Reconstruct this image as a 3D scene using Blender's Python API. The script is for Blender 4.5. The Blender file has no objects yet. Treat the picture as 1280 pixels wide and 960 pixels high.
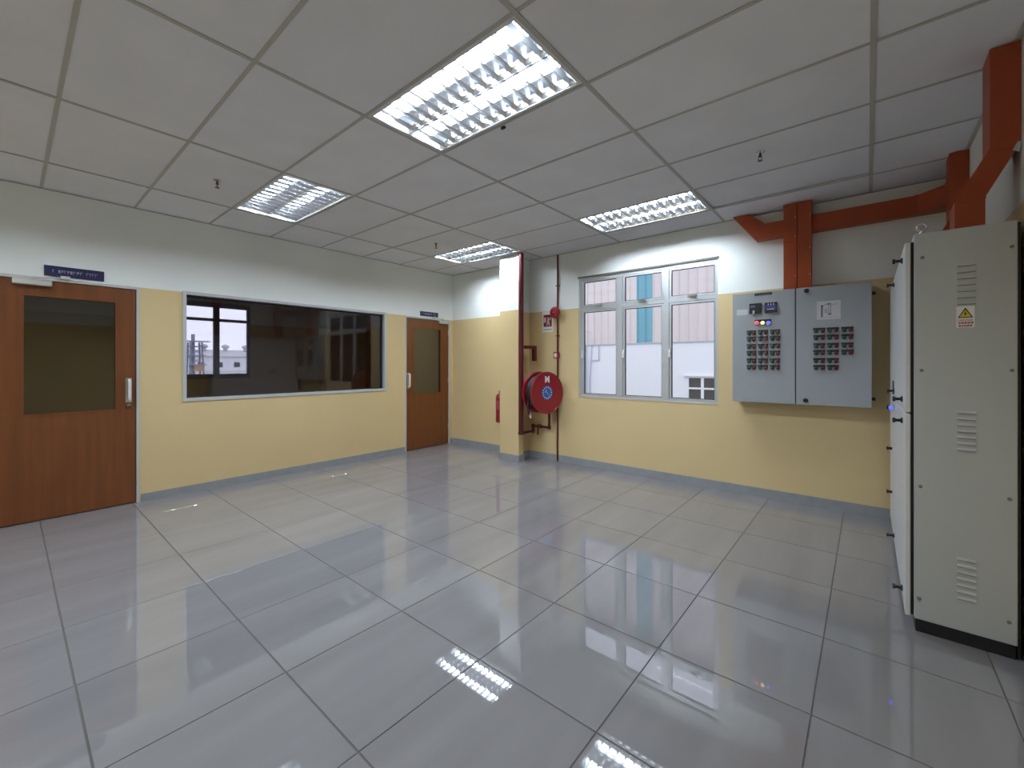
import bpy, bmesh, math, random
from mathutils import Vector, Matrix
random.seed(7)
sc = bpy.context.scene
C = bpy.context.collection
PI = math.pi

# ------------------------------------------------------------------ camera, world, exposure
CAM_H = 1.3586
YAW = 0.6977
cam = bpy.data.objects.new('camera', bpy.data.cameras.new('camera'))
C.objects.link(cam)
cam.data.sensor_width = 36.0
cam.data.lens = 530.1 / 1280 * 36.0
cam.data.shift_y = -24.6 / 1280
cam.data.clip_start = 0.02
cam.data.clip_end = 600
cam.location = (0, 0, CAM_H)
cam.rotation_euler = (PI / 2, 0, YAW)
sc.camera = cam

world = bpy.data.worlds.new('overcast_sky')
sc.world = world
world.use_nodes = True
bg = world.node_tree.nodes['Background']
bg.inputs[0].default_value = (0.78, 0.84, 1.0, 1)
bg.inputs[1].default_value = 2.25

TUBE_STRENGTH = 188.0
sc.view_settings.view_transform = 'Standard'
sc.view_settings.look = 'None'
sc.view_settings.exposure = 0.0
sc.view_settings.gamma = 1.0
sc.view_settings.use_curve_mapping = False
sc.cycles.sample_clamp_indirect = 4.0
sc.cycles.caustics_reflective = False
sc.cycles.caustics_refractive = False
sc.cycles.max_bounces = 8
sc.cycles.diffuse_bounces = 5
sc.cycles.transparent_max_bounces = 12

# ------------------------------------------------------------------ materials
MATS = {}
def mat(name, col, rough=0.5, metal=0.0, spec=0.5, emit=None, estr=0.0, noise=0.0, nscale=8.0, stretch=(1, 1, 1), bump=0.0, bscale=60.0, rand=0.0):
    m = bpy.data.materials.new(name)
    m.use_nodes = True
    nt = m.node_tree; N = nt.nodes; L = nt.links
    p = N['Principled BSDF']
    p.inputs['Base Color'].default_value = (*col, 1)
    p.inputs['Roughness'].default_value = rough
    p.inputs['Metallic'].default_value = metal
    p.inputs['Specular IOR Level'].default_value = spec
    if emit:
        p.inputs['Emission Color'].default_value = (*emit, 1)
        p.inputs['Emission Strength'].default_value = estr
    if noise or rand:
        geo = N.new('ShaderNodeNewGeometry')
        mp = N.new('ShaderNodeMapping'); mp.inputs['Scale'].default_value = stretch
        L.new(geo.outputs['Position'], mp.inputs['Vector'])
        nz = N.new('ShaderNodeTexNoise'); nz.inputs['Scale'].default_value = nscale; nz.inputs['Detail'].default_value = 5
        L.new(mp.outputs[0], nz.inputs['Vector'])
        mr = N.new('ShaderNodeMapRange')
        mr.inputs[1].default_value = 0.3; mr.inputs[2].default_value = 0.7
        mr.inputs[3].default_value = 1 - noise; mr.inputs[4].default_value = 1 + noise
        L.new(nz.outputs[0], mr.inputs[0])
        val = mr.outputs[0]
        if rand:
            oi = N.new('ShaderNodeObjectInfo')
            m2 = N.new('ShaderNodeMapRange'); m2.inputs[3].default_value = 1 - rand; m2.inputs[4].default_value = 1 + rand
            L.new(oi.outputs['Random'], m2.inputs[0])
            mu = N.new('ShaderNodeMath'); mu.operation = 'MULTIPLY'
            L.new(val, mu.inputs[0]); L.new(m2.outputs[0], mu.inputs[1]); val = mu.outputs[0]
        vm = N.new('ShaderNodeVectorMath'); vm.operation = 'SCALE'
        vm.inputs[0].default_value = col
        L.new(val, vm.inputs['Scale'])
        L.new(vm.outputs[0], p.inputs['Base Color'])
    if bump:
        geo2 = N.new('ShaderNodeNewGeometry')
        nb = N.new('ShaderNodeTexNoise'); nb.inputs['Scale'].default_value = bscale; nb.inputs['Detail'].default_value = 3
        L.new(geo2.outputs['Position'], nb.inputs['Vector'])
        bp = N.new('ShaderNodeBump'); bp.inputs['Strength'].default_value = bump; bp.inputs['Distance'].default_value = 0.002
        L.new(nb.outputs[0], bp.inputs['Height']); L.new(bp.outputs[0], p.inputs['Normal'])
    MATS[name] = m
    return m

def paint_mat(name, low, high, zsplit):
    m = mat(name, low, 0.55, bump=0.08, bscale=35)
    nt = m.node_tree; N = nt.nodes; L = nt.links; p = N['Principled BSDF']
    geo = N.new('ShaderNodeNewGeometry'); sep = N.new('ShaderNodeSeparateXYZ'); L.new(geo.outputs['Position'], sep.inputs[0])
    gt = N.new('ShaderNodeMath'); gt.operation = 'GREATER_THAN'; gt.inputs[1].default_value = zsplit
    L.new(sep.outputs['Z'], gt.inputs[0])
    mx = N.new('ShaderNodeMix'); mx.data_type = 'RGBA'
    mx.inputs['A'].default_value = (*low, 1); mx.inputs['B'].default_value = (*high, 1)
    L.new(gt.outputs[0], mx.inputs['Factor'])
    nz = N.new('ShaderNodeTexNoise'); nz.inputs['Scale'].default_value = 1.1; nz.inputs['Detail'].default_value = 4
    L.new(geo.outputs['Position'], nz.inputs['Vector'])
    mr = N.new('ShaderNodeMapRange'); mr.inputs[1].default_value = .3; mr.inputs[2].default_value = .7; mr.inputs[3].default_value = 0.96; mr.inputs[4].default_value = 1.03
    L.new(nz.outputs[0], mr.inputs[0])
    vm = N.new('ShaderNodeVectorMath'); vm.operation = 'SCALE'
    L.new(mx.outputs['Result'], vm.inputs[0]); L.new(mr.outputs[0], vm.inputs['Scale'])
    L.new(vm.outputs[0], p.inputs['Base Color'])
    return m

def glass_mat(name, tint, refl, rough=0.0, fres=1.45):
    m = bpy.data.materials.new(name); m.use_nodes = True
    nt = m.node_tree; N = nt.nodes; L = nt.links
    N.remove(N['Principled BSDF'])
    tr = N.new('ShaderNodeBsdfTransparent'); tr.inputs[0].default_value = (*tint, 1)
    gl = N.new('ShaderNodeBsdfGlossy'); gl.inputs['Roughness'].default_value = rough; gl.inputs['Color'].default_value = (1, 1, 1, 1)
    fr = N.new('ShaderNodeFresnel'); fr.inputs['IOR'].default_value = fres
    ad = N.new('ShaderNodeMath'); ad.operation = 'ADD'; ad.inputs[1].default_value = refl; ad.use_clamp = True
    L.new(fr.outputs[0], ad.inputs[0])
    mx = N.new('ShaderNodeMixShader')
    L.new(ad.outputs[0], mx.inputs[0]); L.new(tr.outputs[0], mx.inputs[1]); L.new(gl.outputs[0], mx.inputs[2])
    L.new(mx.outputs[0], N['Material Output'].inputs['Surface'])
    MATS[name] = m
    return m

YEL = (0.72, 0.55, 0.29); CRM = (0.87, 0.90, 0.88)
paint_mat('wall_paint', YEL, CRM, 2.118)
# polished floor tile with fine streaks running along the room
ft = mat('floor_tile', (0.265, 0.256, 0.268), 0.02, spec=0.5, noise=0.085, nscale=1.6, stretch=(3.2, 0.42, 1), rand=0.03)
ft.node_tree.nodes['Principled BSDF'].inputs['IOR'].default_value = 1.95
mat('grout', (0.13, 0.125, 0.12), 0.8)
mat('skirting', (0.30, 0.31, 0.33), 0.35, noise=0.06, nscale=12)
mat('ceiling_tile', (0.84, 0.85, 0.89), 0.9, spec=0.1, noise=0.03, nscale=3, bump=0.35, bscale=160, rand=0.025)
mat('tee_bar', (0.50, 0.49, 0.45), 0.6)
mat('plenum', (0.08, 0.08, 0.08), 0.9)
mat('wood', (0.175, 0.055, 0.014), 0.42, noise=0.15, nscale=6, stretch=(5, 5, 0.25))
mat('aluminium', (0.56, 0.58, 0.60), 0.35, metal=0.35)
mat('grey_frame', (0.55, 0.56, 0.57), 0.4)
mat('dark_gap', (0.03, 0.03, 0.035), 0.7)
mat('steel', (0.62, 0.62, 0.62), 0.3, metal=0.9)
mat('chrome', (0.75, 0.75, 0.75), 0.15, metal=1.0)
mat('brass', (0.16, 0.11, 0.06), 0.4, metal=0.7)
mat('closer_grey', (0.62, 0.60, 0.55), 0.45)
mat('sign_blue', (0.020, 0.020, 0.085), 0.4)
mat('white', (0.80, 0.80, 0.80), 0.5)
mat('letter_white', (0.30, 0.30, 0.36), 0.5)
mat('orange', (0.36, 0.058, 0.012), 0.45, noise=0.10, nscale=4)
mat('red_pipe', (0.095, 0.006, 0.010), 0.35)
mat('red_reel', (0.28, 0.011, 0.020), 0.3)
mat('rubber', (0.012, 0.012, 0.014), 0.55)
mat('sticker_blue', (0.03, 0.12, 0.42), 0.4)
mat('panel_grey', (0.37, 0.395, 0.42), 0.4, bump=0.05, bscale=300)
mat('cab_grey', (0.50, 0.525, 0.53), 0.45, bump=0.06, bscale=300)
mat('cab_white', (0.66, 0.67, 0.69), 0.4)
mat('black', (0.012, 0.012, 0.014), 0.45)
mat('slot', (0.20, 0.20, 0.18), 0.7)
mat('green_btn', (0.008, 0.050, 0.035), 0.4)
mat('red_btn', (0.12, 0.009, 0.017), 0.4)
mat('lamp_red', (0.6, 0.03, 0.05), 0.3, emit=(1, 0.06, 0.10), estr=1.6)
mat('lamp_yellow', (0.7, 0.5, 0.1), 0.3, emit=(1, 0.72, 0.22), estr=2.2)
mat('lamp_blue', (0.05, 0.06, 0.6), 0.3, emit=(0.06, 0.09, 1.0), estr=2.2)
mat('lcd', (0.03, 0.035, 0.12), 0.2, emit=(0.10, 0.12, 0.35), estr=0.25)
mat('lcd_teal', (0.05, 0.10, 0.13), 0.2)
mat('paper', (0.62, 0.62, 0.64), 0.7)
mat('ink', (0.12, 0.12, 0.14), 0.8)
mat('yellow_sign', (0.70, 0.58, 0.04), 0.5)
mat('red_print', (0.42, 0.05, 0.09), 0.6)
mat('reflector', (0.80, 0.83, 0.88), 0.225, metal=1.0)
mat('housing', (0.72, 0.74, 0.76), 0.4)
mat('tube', (0.9, 0.9, 0.9), 0.4, emit=(0.79, 0.90, 1.0), estr=TUBE_STRENGTH)
mat('room_dark', (0.66, 0.62, 0.58), 0.8)
mat('ext_white', (0.78, 0.79, 0.82), 0.8)
mat('ext_beige', (0.70, 0.62, 0.60), 0.55, rand=0.03)
mat('ext_teal', (0.17, 0.40, 0.47), 0.5)
mat('ext_glass', (0.06, 0.065, 0.08), 0.1)
mat('ext_roof', (0.50, 0.51, 0.52), 0.7)
mat('concrete', (0.42, 0.42, 0.40), 0.9, noise=0.1, nscale=0.5)
mat('tower_steel', (0.24, 0.28, 0.36), 0.6)
mat('tower_orange', (0.42, 0.27, 0.18), 0.6)
mat('drain', (0.45, 0.48, 0.58), 0.6)
glass_mat('glass_clear', (0.95, 0.96, 0.97), 0.0)
glass_mat('glass_tint', (0.775, 0.745, 0.76), 0.02)
glass_mat('glass_door', (0.55, 0.53, 0.46), 0.075, rough=0.03)

# ------------------------------------------------------------------ mesh helpers
WLOC = {}
def wl(o):
    return WLOC.get(o.name, Vector((0, 0, 0))) if o else Vector((0, 0, 0))

class MB:
    def __init__(self):
        self.v = []; self.f = []; self.smooth = set()
    def add(self, vs, fs, smooth=False):
        b = len(self.v); self.v += [Vector(q) for q in vs]
        for f in fs:
            if smooth: self.smooth.add(len(self.f))
            self.f.append([b + i for i in f])
        return self
    def box(self, x0, x1, y0, y1, z0, z1):
        vs = [(x0, y0, z0), (x1, y0, z0), (x1, y1, z0), (x0, y1, z0), (x0, y0, z1), (x1, y0, z1), (x1, y1, z1), (x0, y1, z1)]
        return self.add(vs, [(3, 2, 1, 0), (4, 5, 6, 7), (0, 1, 5, 4), (1, 2, 6, 5), (2, 3, 7, 6), (3, 0, 4, 7)])
    def bbox(self, x0, x1, y0, y1, z0, z1, b=0.004):
        """box with bevelled edges"""
        bm = bmesh.new()
        bmesh.ops.create_cube(bm, size=1)
        for q in bm.verts:
            q.co = Vector(((x0 + x1) / 2 + q.co.x * (x1 - x0), (y0 + y1) / 2 + q.co.y * (y1 - y0), (z0 + z1) / 2 + q.co.z * (z1 - z0)))
        bmesh.ops.bevel(bm, geom=bm.edges[:], offset=b, segments=1, affect='EDGES')
        bm.verts.index_update()
        self.add([q.co.copy() for q in bm.verts], [[q.index for q in f.verts] for f in bm.faces])
        bm.free(); return self
    def prism(self, poly, axis, a0, a1):
        """polygon (2D) extruded along axis x/y/z"""
        def P(p, a):
            return {'x': (a, p[0], p[1]), 'y': (p[0], a, p[1]), 'z': (p[0], p[1], a)}[axis]
        n = len(poly)
        vs = [P(p, a0) for p in poly] + [P(p, a1) for p in poly]
        fs = [list(range(n))[::-1], list(range(n, 2 * n))] + [(i, (i + 1) % n, n + (i + 1) % n, n + i) for i in range(n)]
        return self.add(vs, fs)
    def tube(self, pts, r, n=10, cap=True):
        pts = [Vector(p) for p in pts]
        rings = []; up = None
        for i, p in enumerate(pts):
            if i == 0: t = pts[1] - p
            elif i == len(pts) - 1: t = p - pts[i - 1]
            else: t = (pts[i + 1] - p).normalized() + (p - pts[i - 1]).normalized()
            t.normalize()
            if up is None:
                up = t.orthogonal().normalized()
            up = (up - t * up.dot(t)).normalized()
            w = t.cross(up)
            k = 1.0
            if 0 < i < len(pts) - 1:
                k = 1 / max(0.5, t.dot((p - pts[i - 1]).normalized()))
            rr = r[i] if isinstance(r, (list, tuple)) else r
            rings.append([p + (up * math.cos(2 * PI * j / n) + w * math.sin(2 * PI * j / n)) * rr * (k if k < 1.2 else 1.15) for j in range(n)])
        vs = [q for R in rings for q in R]; fs = []
        for i in range(len(pts) - 1):
            for j in range(n):
                fs.append((i * n + j, i * n + (j + 1) % n, (i + 1) * n + (j + 1) % n, (i + 1) * n + j))
        self.add(vs, fs, True)
        if cap:
            self.add(rings[0], [list(range(n))[::-1]]); self.add(rings[-1], [list(range(n))])
        return self
    def lathe(self, prof, centre, axis='z', n=24):
        """prof = [(radius, along)]"""
        c = Vector(centre); vs = []; fs = []
        for (r, a) in prof:
            for j in range(n):
                t = 2 * PI * j / n; u, w = r * math.cos(t), r * math.sin(t)
                vs.append(c + Vector({'x': (a, u, w), 'y': (w, a, u), 'z': (u, w, a)}[axis]))
        m = len(prof)
        for i in range(m - 1):
            for j in range(n):
                fs.append((i * n + j, i * n + (j + 1) % n, (i + 1) * n + (j + 1) % n, (i + 1) * n + j))
        fs.append(list(range(n))[::-1]); fs.append([(m - 1) * n + j for j in range(n)])
        return self.add(vs, fs)
    def disc(self, centre, r, axis, t, n=24):
        return self.lathe([(r, 0), (r, t)], centre, axis, n)
    def bar(self, p, q, w, h=None):
        """square bar between two points"""
        p, q = Vector(p), Vector(q); h = h or w
        d = (q - p).normalized(); a = d.cross(Vector((0, 0, 1)))
        if a.length < 1e-3: a = Vector((1, 0, 0))
        a.normalize(); b = a.cross(d).normalized()
        cs = [a * w / 2 + b * h / 2, -a * w / 2 + b * h / 2, -a * w / 2 - b * h / 2, a * w / 2 - b * h / 2]
        return self.add([p + k for k in cs] + [q + k for k in cs], [(3, 2, 1, 0), (4, 5, 6, 7), (0, 1, 5, 4), (1, 2, 6, 5), (2, 3, 7, 6), (3, 0, 4, 7)])
    def mesh(self, name, m, off=Vector((0, 0, 0))):
        me = bpy.data.meshes.new(name)
        me.from_pydata([q - off for q in self.v], [], self.f)
        bm = bmesh.new(); bm.from_mesh(me)
        bmesh.ops.recalc_face_normals(bm, faces=bm.faces[:])
        bm.to_mesh(me); bm.free()
        for i, pl in enumerate(me.polygons): pl.use_smooth = i in self.smooth
        me.materials.append(MATS[m])
        return me
    def build(self, name, m, parent=None, local=False):
        if local:
            loc = Vector((0, 0, 0)); o = bpy.data.objects.new(name, self.mesh(name, m))
        else:
            xs = [q.x for q in self.v]; ys = [q.y for q in self.v]; zs = [q.z for q in self.v]
            loc = Vector(((min(xs) + max(xs)) / 2, (min(ys) + max(ys)) / 2, min(zs)))
            o = bpy.data.objects.new(name, self.mesh(name, m, loc))
        C.objects.link(o)
        if parent: o.parent = parent
        o.location = loc - (wl(parent) if not local else Vector((0, 0, 0)))
        WLOC[o.name] = loc if not local else wl(parent)
        return o

def inst(name, me, parent, world_loc):
    o = bpy.data.objects.new(name, me); C.objects.link(o)
    if parent: o.parent = parent
    o.location = Vector(world_loc) - wl(parent)
    WLOC[o.name] = Vector(world_loc)
    return o

def tag(o, label, cat, group=None, kind=None):
    o['label'] = label; o['category'] = cat
    if group: o['group'] = group
    if kind: o['kind'] = kind
    return o

def thing(name, loc, label, cat, group=None, kind=None, rotz=0):
    o = bpy.data.objects.new(name, None); C.objects.link(o)
    o.empty_display_size = 0.1
    o.location = loc; o.rotation_euler = (0, 0, rotz)
    WLOC[o.name] = Vector(loc)
    return tag(o, label, cat, group, kind)

def box(name, m, parent, *b):
    return MB().box(*b).build(name, m, parent)
def bbox(name, m, parent, *b, bev=0.004):
    return MB().bbox(*b, b=bev).build(name, m, parent)

def text_mesh(s, size, depth, m, font_space=1.0, bold=0.0):
    cu = bpy.data.curves.new('lettering', 'FONT'); cu.body = s; cu.size = size; cu.extrude = depth; cu.offset = bold
    cu.align_x = 'CENTER'; cu.align_y = 'CENTER'; cu.space_character = font_space; cu.resolution_u = 3
    to = bpy.data.objects.new('lettering', cu); C.objects.link(to)
    dg = bpy.context.evaluated_depsgraph_get(); dg.update()
    me = bpy.data.meshes.new_from_object(to.evaluated_get(dg))
    bpy.data.objects.remove(to); bpy.data.curves.remove(cu)
    me.materials.clear(); me.materials.append(MATS[m])
    return me

# ------------------------------------------------------------------ dimensions
XL, XR = -5.51, 0.556          # left wall, right wall
YF, YB = 4.965, -2.30          # window wall, wall behind the camera
H = 2.893
WT = 0.15

# ------------------------------------------------------------------ floor
floor = box('floor', 'grout', None, XL - 0.05, XR + 0.05, YB - 0.05, YF + 0.05, -0.10, -0.003)
tag(floor, 'polished pale grey tiled floor of the room', 'floor', kind='structure')
FX = [-2.567 + 0.6 * k for k in range(-6, 7)]
FY = [3.8218 + 0.6057 * k for k in range(-11, 4)]
def clip_cells(lines, lo, hi):
    out = []
    for a, b in zip(lines[:-1], lines[1:]):
        a2, b2 = max(a, lo), min(b, hi)
        if b2 - a2 > 0.02: out.append((a2, b2))
    return out
GX, GY = 0.0022, 0.0032
share = {}
for (x0, x1) in clip_cells(FX, XL, XR):
    for (y0, y1) in clip_cells(FY, YB, YF):
        key = (round(x1 - x0, 3), round(y1 - y0, 3))
        if key not in share:
            share[key] = MB().bbox(-(x1 - x0) / 2 + GX, (x1 - x0) / 2 - GX, -(y1 - y0) / 2 + GY, (y1 - y0) / 2 - GY, -0.012, 0, b=0.0012).mesh('floor_tile', 'floor_tile')
        inst('floor_tile', share[key], floor, ((x0 + x1) / 2, (y0 + y1) / 2, 0))

# ------------------------------------------------------------------ walls
def wall_boxes(mb, lo, hi, z0, z1, holes, mk):
    """holes = [(a0, a1, z0, z1)] sorted along the wall"""
    cur = lo
    for (a0, a1, h0, h1) in holes:
        if a0 > cur: mk(mb, cur, a0, z0, z1)
        if h0 > z0: mk(mb, a0, a1, z0, h0)
        if h1 < z1: mk(mb, a0, a1, h1, z1)
        cur = a1
    mk(mb, cur, hi, z0, z1)
    return mb
WTOP = H + 0.25
DA = (-0.115, 0.845); DB = (3.985, 4.90); DZ = 2.115
LW = (1.19, 3.645, 0.968, 2.13)
mb = wall_boxes(MB(), YB - WT, YF + WT, -0.1, WTOP, [(DA[0], DA[1], -0.1, DZ), LW, (DB[0], DB[1], -0.1, DZ)],
                lambda m, a, b, c, d: m.box(XL - WT, XL, a, b, c, d))
tag(mb.build('wall_left', 'wall_paint'), 'left wall painted cream over yellow with two doors and a dark window', 'wall', kind='structure')
RW = (-2.985, -1.245, 0.932, 2.512)
mb = wall_boxes(MB(), XL, XR + WT, -0.1, WTOP, [RW], lambda m, a, b, c, d: m.box(a, b, YF, YF + WT, c, d))
tag(mb.build('wall_far', 'wall_paint'), 'far wall with the bright three-part window, painted cream over yellow', 'wall', kind='structure')
tag(box('wall_right', 'wall_paint', None, XR, XR + WT, YB - WT, YF, -0.1, WTOP), 'right wall behind the tall grey cabinet, cream over yellow', 'wall', kind='structure')
tag(box('wall_behind', 'wall_paint', None, XL, XR, YB - WT, YB, -0.1, WTOP), 'wall behind the camera, painted cream over yellow', 'wall', kind='structure')

# column with the slimmer return wall behind it
col = MB().box(-4.06, -3.71, 4.57, 4.67, 0, H - 0.001).box(-4.06, -3.83, 4.67, YF, 0, H - 0.001).build('column', 'wall_paint')
tag(col, 'narrow column beside the hose reel, painted white over yellow', 'column', kind='structure')

# skirting boards
bt, bh = 0.013, 0.094
def skirting(name, label, *boxes):
    m = MB()
    for b in boxes: m.box(*b)
    tag(m.build(name, 'skirting'), label, 'skirting', kind='structure')
skirting('baseboard_left', 'grey skirting along the left wall under the dark window', (XL, XL + bt, DA[1] + 0.012, DB[0] - 0.012, 0, 0.078), (XL, XL + bt, DB[1] + 0.012, YF, 0, 0.078))
skirting('baseboard_far', 'grey skirting along the far wall below the bright window', (XL + bt, -4.06, YF - bt, YF, 0, bh), (-3.83, XR, YF - bt, YF, 0, bh))
skirting('baseboard_column', 'grey skirting wrapped round the column foot', (-4.06 - bt, -3.71 + bt, 4.57 - bt, 4.57, 0, bh), (-3.71, -3.71 + bt, 4.57, 4.67 + bt, 0, bh),
         (-3.83, -3.71, 4.67, 4.67 + bt, 0, bh), (-3.83, -3.83 + bt, 4.67 + bt, YF - bt, 0, bh), (-4.06 - bt, -4.06, 4.57, YF - bt, 0, bh))
skirting('baseboard_right', 'grey skirting along the right wall beside the tall cabinet', (XR - bt, XR, YB, 2.95, 0, bh))

# ------------------------------------------------------------------ ceiling
ceil = box('ceiling', 'plenum', None, XL - WT, XR + WT, YB - WT, YF + WT, H + 0.20, H + 0.25)
tag(ceil, 'suspended ceiling of grey rectangular tiles in a grid', 'ceiling', kind='structure')
CX = [-1.1786 + 1.2 * k for k in range(-4, 3)]
CY = [1.4235 + 0.6144 * k for k in range(-7, 7)]
LIGHT_CELLS = [(-4.7786, 1.4235), (-2.3786, 1.4235), (-4.7786, 3.8811), (-2.3786, 3.8811), (-4.7786, -1.0341), (-2.3786, -1.0341)]
TW = 0.012
xcells = clip_cells(CX, XL, XR); ycells = clip_cells(CY, YB, YF)
share = {}
for (x0, x1) in xcells:
    for (y0, y1) in ycells:
        if any(abs(x0 - a) < .01 and abs(y0 - b) < .01 for a, b in LIGHT_CELLS): continue
        key = (round(x1 - x0, 3), round(y1 - y0, 3))
        if key not in share:
            share[key] = MB().box(-(x1 - x0) / 2 + 0.002, (x1 - x0) / 2 - 0.002, -(y1 - y0) / 2 + 0.002, (y1 - y0) / 2 - 0.002, 0, 0.014).mesh('ceiling_tile', 'ceiling_tile')
        t = inst('ceiling_tile', share[key], ceil, ((x0 + x1) / 2, (y0 + y1) / 2, H + random.uniform(0.0005, 0.0025)))
        if abs(x0 + 1.1786) < .01 and abs(y0 - 3.8811) < .01:      # one tile sits lifted out of the grid
            t.location.z += 0.010; t.rotation_euler.x = 0.022
for x in CX:
    if XL < x < XR: box('main_runner', 'tee_bar', ceil, x - TW, x + TW, YB, YF, H - 0.003, H)
for (x0, x1) in xcells:
    for y in CY:
        if YB < y < YF:
            a = x0 + TW if x0 > XL + .001 else x0; b = x1 - TW if x1 < XR - .001 else x1
            box('cross_tee', 'tee_bar', ceil, a, b, y - TW * .8, y + TW * .8, H - 0.0025, H)
for b in [(XL, XL + 0.022, YB, YF), (XR - 0.022, XR, YB, YF), (XL, XR, YF - 0.022, YF), (XL, XR, YB, YB + 0.022)]:
    box('edge_angle', 'tee_bar', ceil, *b, H - 0.0045, H - 0.0032)

# ------------------------------------------------------------------ recessed louvre lights
def make_light(cx, cy, label):
    r = thing('ceiling_light', (cx, cy, H), label, 'ceiling light', 'recessed louvre ceiling lights')
    hx, hy = 0.588, 0.295
    # housing: open trough
    m = MB()
    m.box(-hx, hx, -hy, hy, 0.105, 0.112)
    m.box(-hx, hx, -hy, -hy + .004, 0.0, 0.105).box(-hx, hx, hy - .004, hy, 0.0, 0.105)
    m.box(-hx, -hx + .004, -hy + .004, hy - .004, 0.0, 0.105).box(hx - .004, hx, -hy + .004, hy - .004, 0.0, 0.105)
    m.build('housing', 'housing', r, local=True)
    m = MB()
    fx, fy = hx - .004, hy - .004
    m.box(-fx, fx, -fy, -fy + .018, 0, .004).box(-fx, fx, fy - .018, fy, 0, .004)
    m.box(-fx, -fx + .018, -fy + .018, fy - .018, 0, .004).box(fx - .018, fx, -fy + .018, fy - .018, 0, .004)
    m.build('rim', 'housing', r, local=True)
    ex = fx - .018
    for s in (-1, 1):
        c = s * 0.1375
        m = MB()
        # concave reflector walls, section in (y, z)
        for q in (-1, 1):
            prof = [(0.131, 0.004), (0.124, 0.024), (0.112, 0.044), (0.086, 0.066), (0.050, 0.080)]
            for (a, b) in zip(prof[:-1], prof[1:]):
                m.add([(-ex, c + q * a[0], a[1]), (ex, c + q * a[0], a[1]), (ex, c + q * b[0], b[1]), (-ex, c + q * b[0], b[1])], [(0, 1, 2, 3)])
        m.add([(-ex, c - .05, .080), (ex, c - .05, .080), (ex, c + .05, .080), (-ex, c + .05, .080)], [(0, 1, 2, 3)])
        m.build('reflector', 'reflector', r, local=True)
        MB().tube([(-ex + .01, c, .050), (ex - .01, c, .050)], .016, 8).build('tube', 'tube', r, local=True)
    m = MB().box(-ex, ex, -.006, -.0035, -.002, .012).box(-ex, ex, .0035, .006, -.002, .012)
    m.build('centre_rail', 'reflector', r, local=True)
    return r
# one louvre blade: thin at the bottom, flared and concave towards the tube
def blade_mesh():
    m = MB()
    prof = [(.0010, .000), (.0024, .0075), (.0048, .015), (.0082, .022), (.0125, .028)]
    wid = [.130, .128, .125, .121, .117]
    for q in (-1, 1):
        for k in range(4):
            a, b = prof[k], prof[k + 1]
            m.add([(q * a[0], -wid[k], a[1]), (q * a[0], wid[k], a[1]), (q * b[0], wid[k + 1], b[1]), (q * b[0], -wid[k + 1], b[1])], [(0, 1, 2, 3)])
    m.add([(-.0125, -.118, .028), (.0125, -.118, .028), (.0125, .118, .028), (-.0125, .118, .028)], [(0, 1, 2, 3)])
    m.add([(-.001, -.13, 0), (.001, -.13, 0), (.001, .13, 0), (-.001, .13, 0)], [(0, 1, 2, 3)])
    return m.mesh('louvre_blade', 'reflector')
BLADE = blade_mesh()
LIGHT_LABELS = ['ceiling light over the wood door and dark window, farther left of two', 'largest ceiling light, nearest to the camera at the top of the view',
                'ceiling light in front of the narrow column near the far door', 'ceiling light right in front of the bright window wall',
                'ceiling light behind the camera on the left side', 'ceiling light behind the camera on the right side']
for (lx, ly), lab in zip(LIGHT_CELLS, LIGHT_LABELS):
    r = make_light(lx + 0.6, ly + 0.3072, lab)
    for s in (-1, 1):
        for k in range(12):
            x = -0.566 + 1.132 * (k + 0.5) / 12
            o = bpy.data.objects.new('louvre_blade', BLADE); C.objects.link(o); o.parent = r
            o.location = (x, s * 0.1375, 0.004)

# sprinkler heads
def sprinkler(x, y, label):
    r = thing('sprinkler_head', (x, y, H), label, 'sprinkler', 'ceiling sprinkler heads')
    MB().lathe([(.030, -.001), (.030, -.004), (.016, -.012)], (0, 0, 0), 'z', 16).build('escutcheon', 'chrome', r, local=True)
    MB().lathe([(.009, -.010), (.009, -.026), (.012, -.030), (.012, -.036), (.006, -.038)], (0, 0, 0), 'z', 10).build('body', 'brass', r, local=True)
    MB().tube([(.009, 0, -.036), (.011, 0, -.050), (.003, 0, -.062)], .0025, 6).tube([(-.009, 0, -.036), (-.011, 0, -.050), (-.003, 0, -.062)], .0025, 6).build('yoke', 'brass', r, local=True)
    MB().lathe([(.017, -.062), (.017, -.065)], (0, 0, 0), 'z', 12).build('deflector', 'brass', r, local=True)
sprinkler(-4.15, 1.13, 'sprinkler head left of the ceiling light above the dark window')
sprinkler(-0.595, 3.50, 'chrome sprinkler head above the wall control panel')
sprinkler(-4.19, 3.50, 'sprinkler head beside the ceiling light near the column')
clip = MB().box(-1.815, -1.785, 2.052, 2.066, H - .016, H - .0032).box(-1.808, -1.792, 2.046, 2.052, H - .014, H - .006).build('louvre_clip', 'dark_gap')
tag(clip, 'tiny dark clip at the edge of the largest ceiling light', 'clip')

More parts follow.
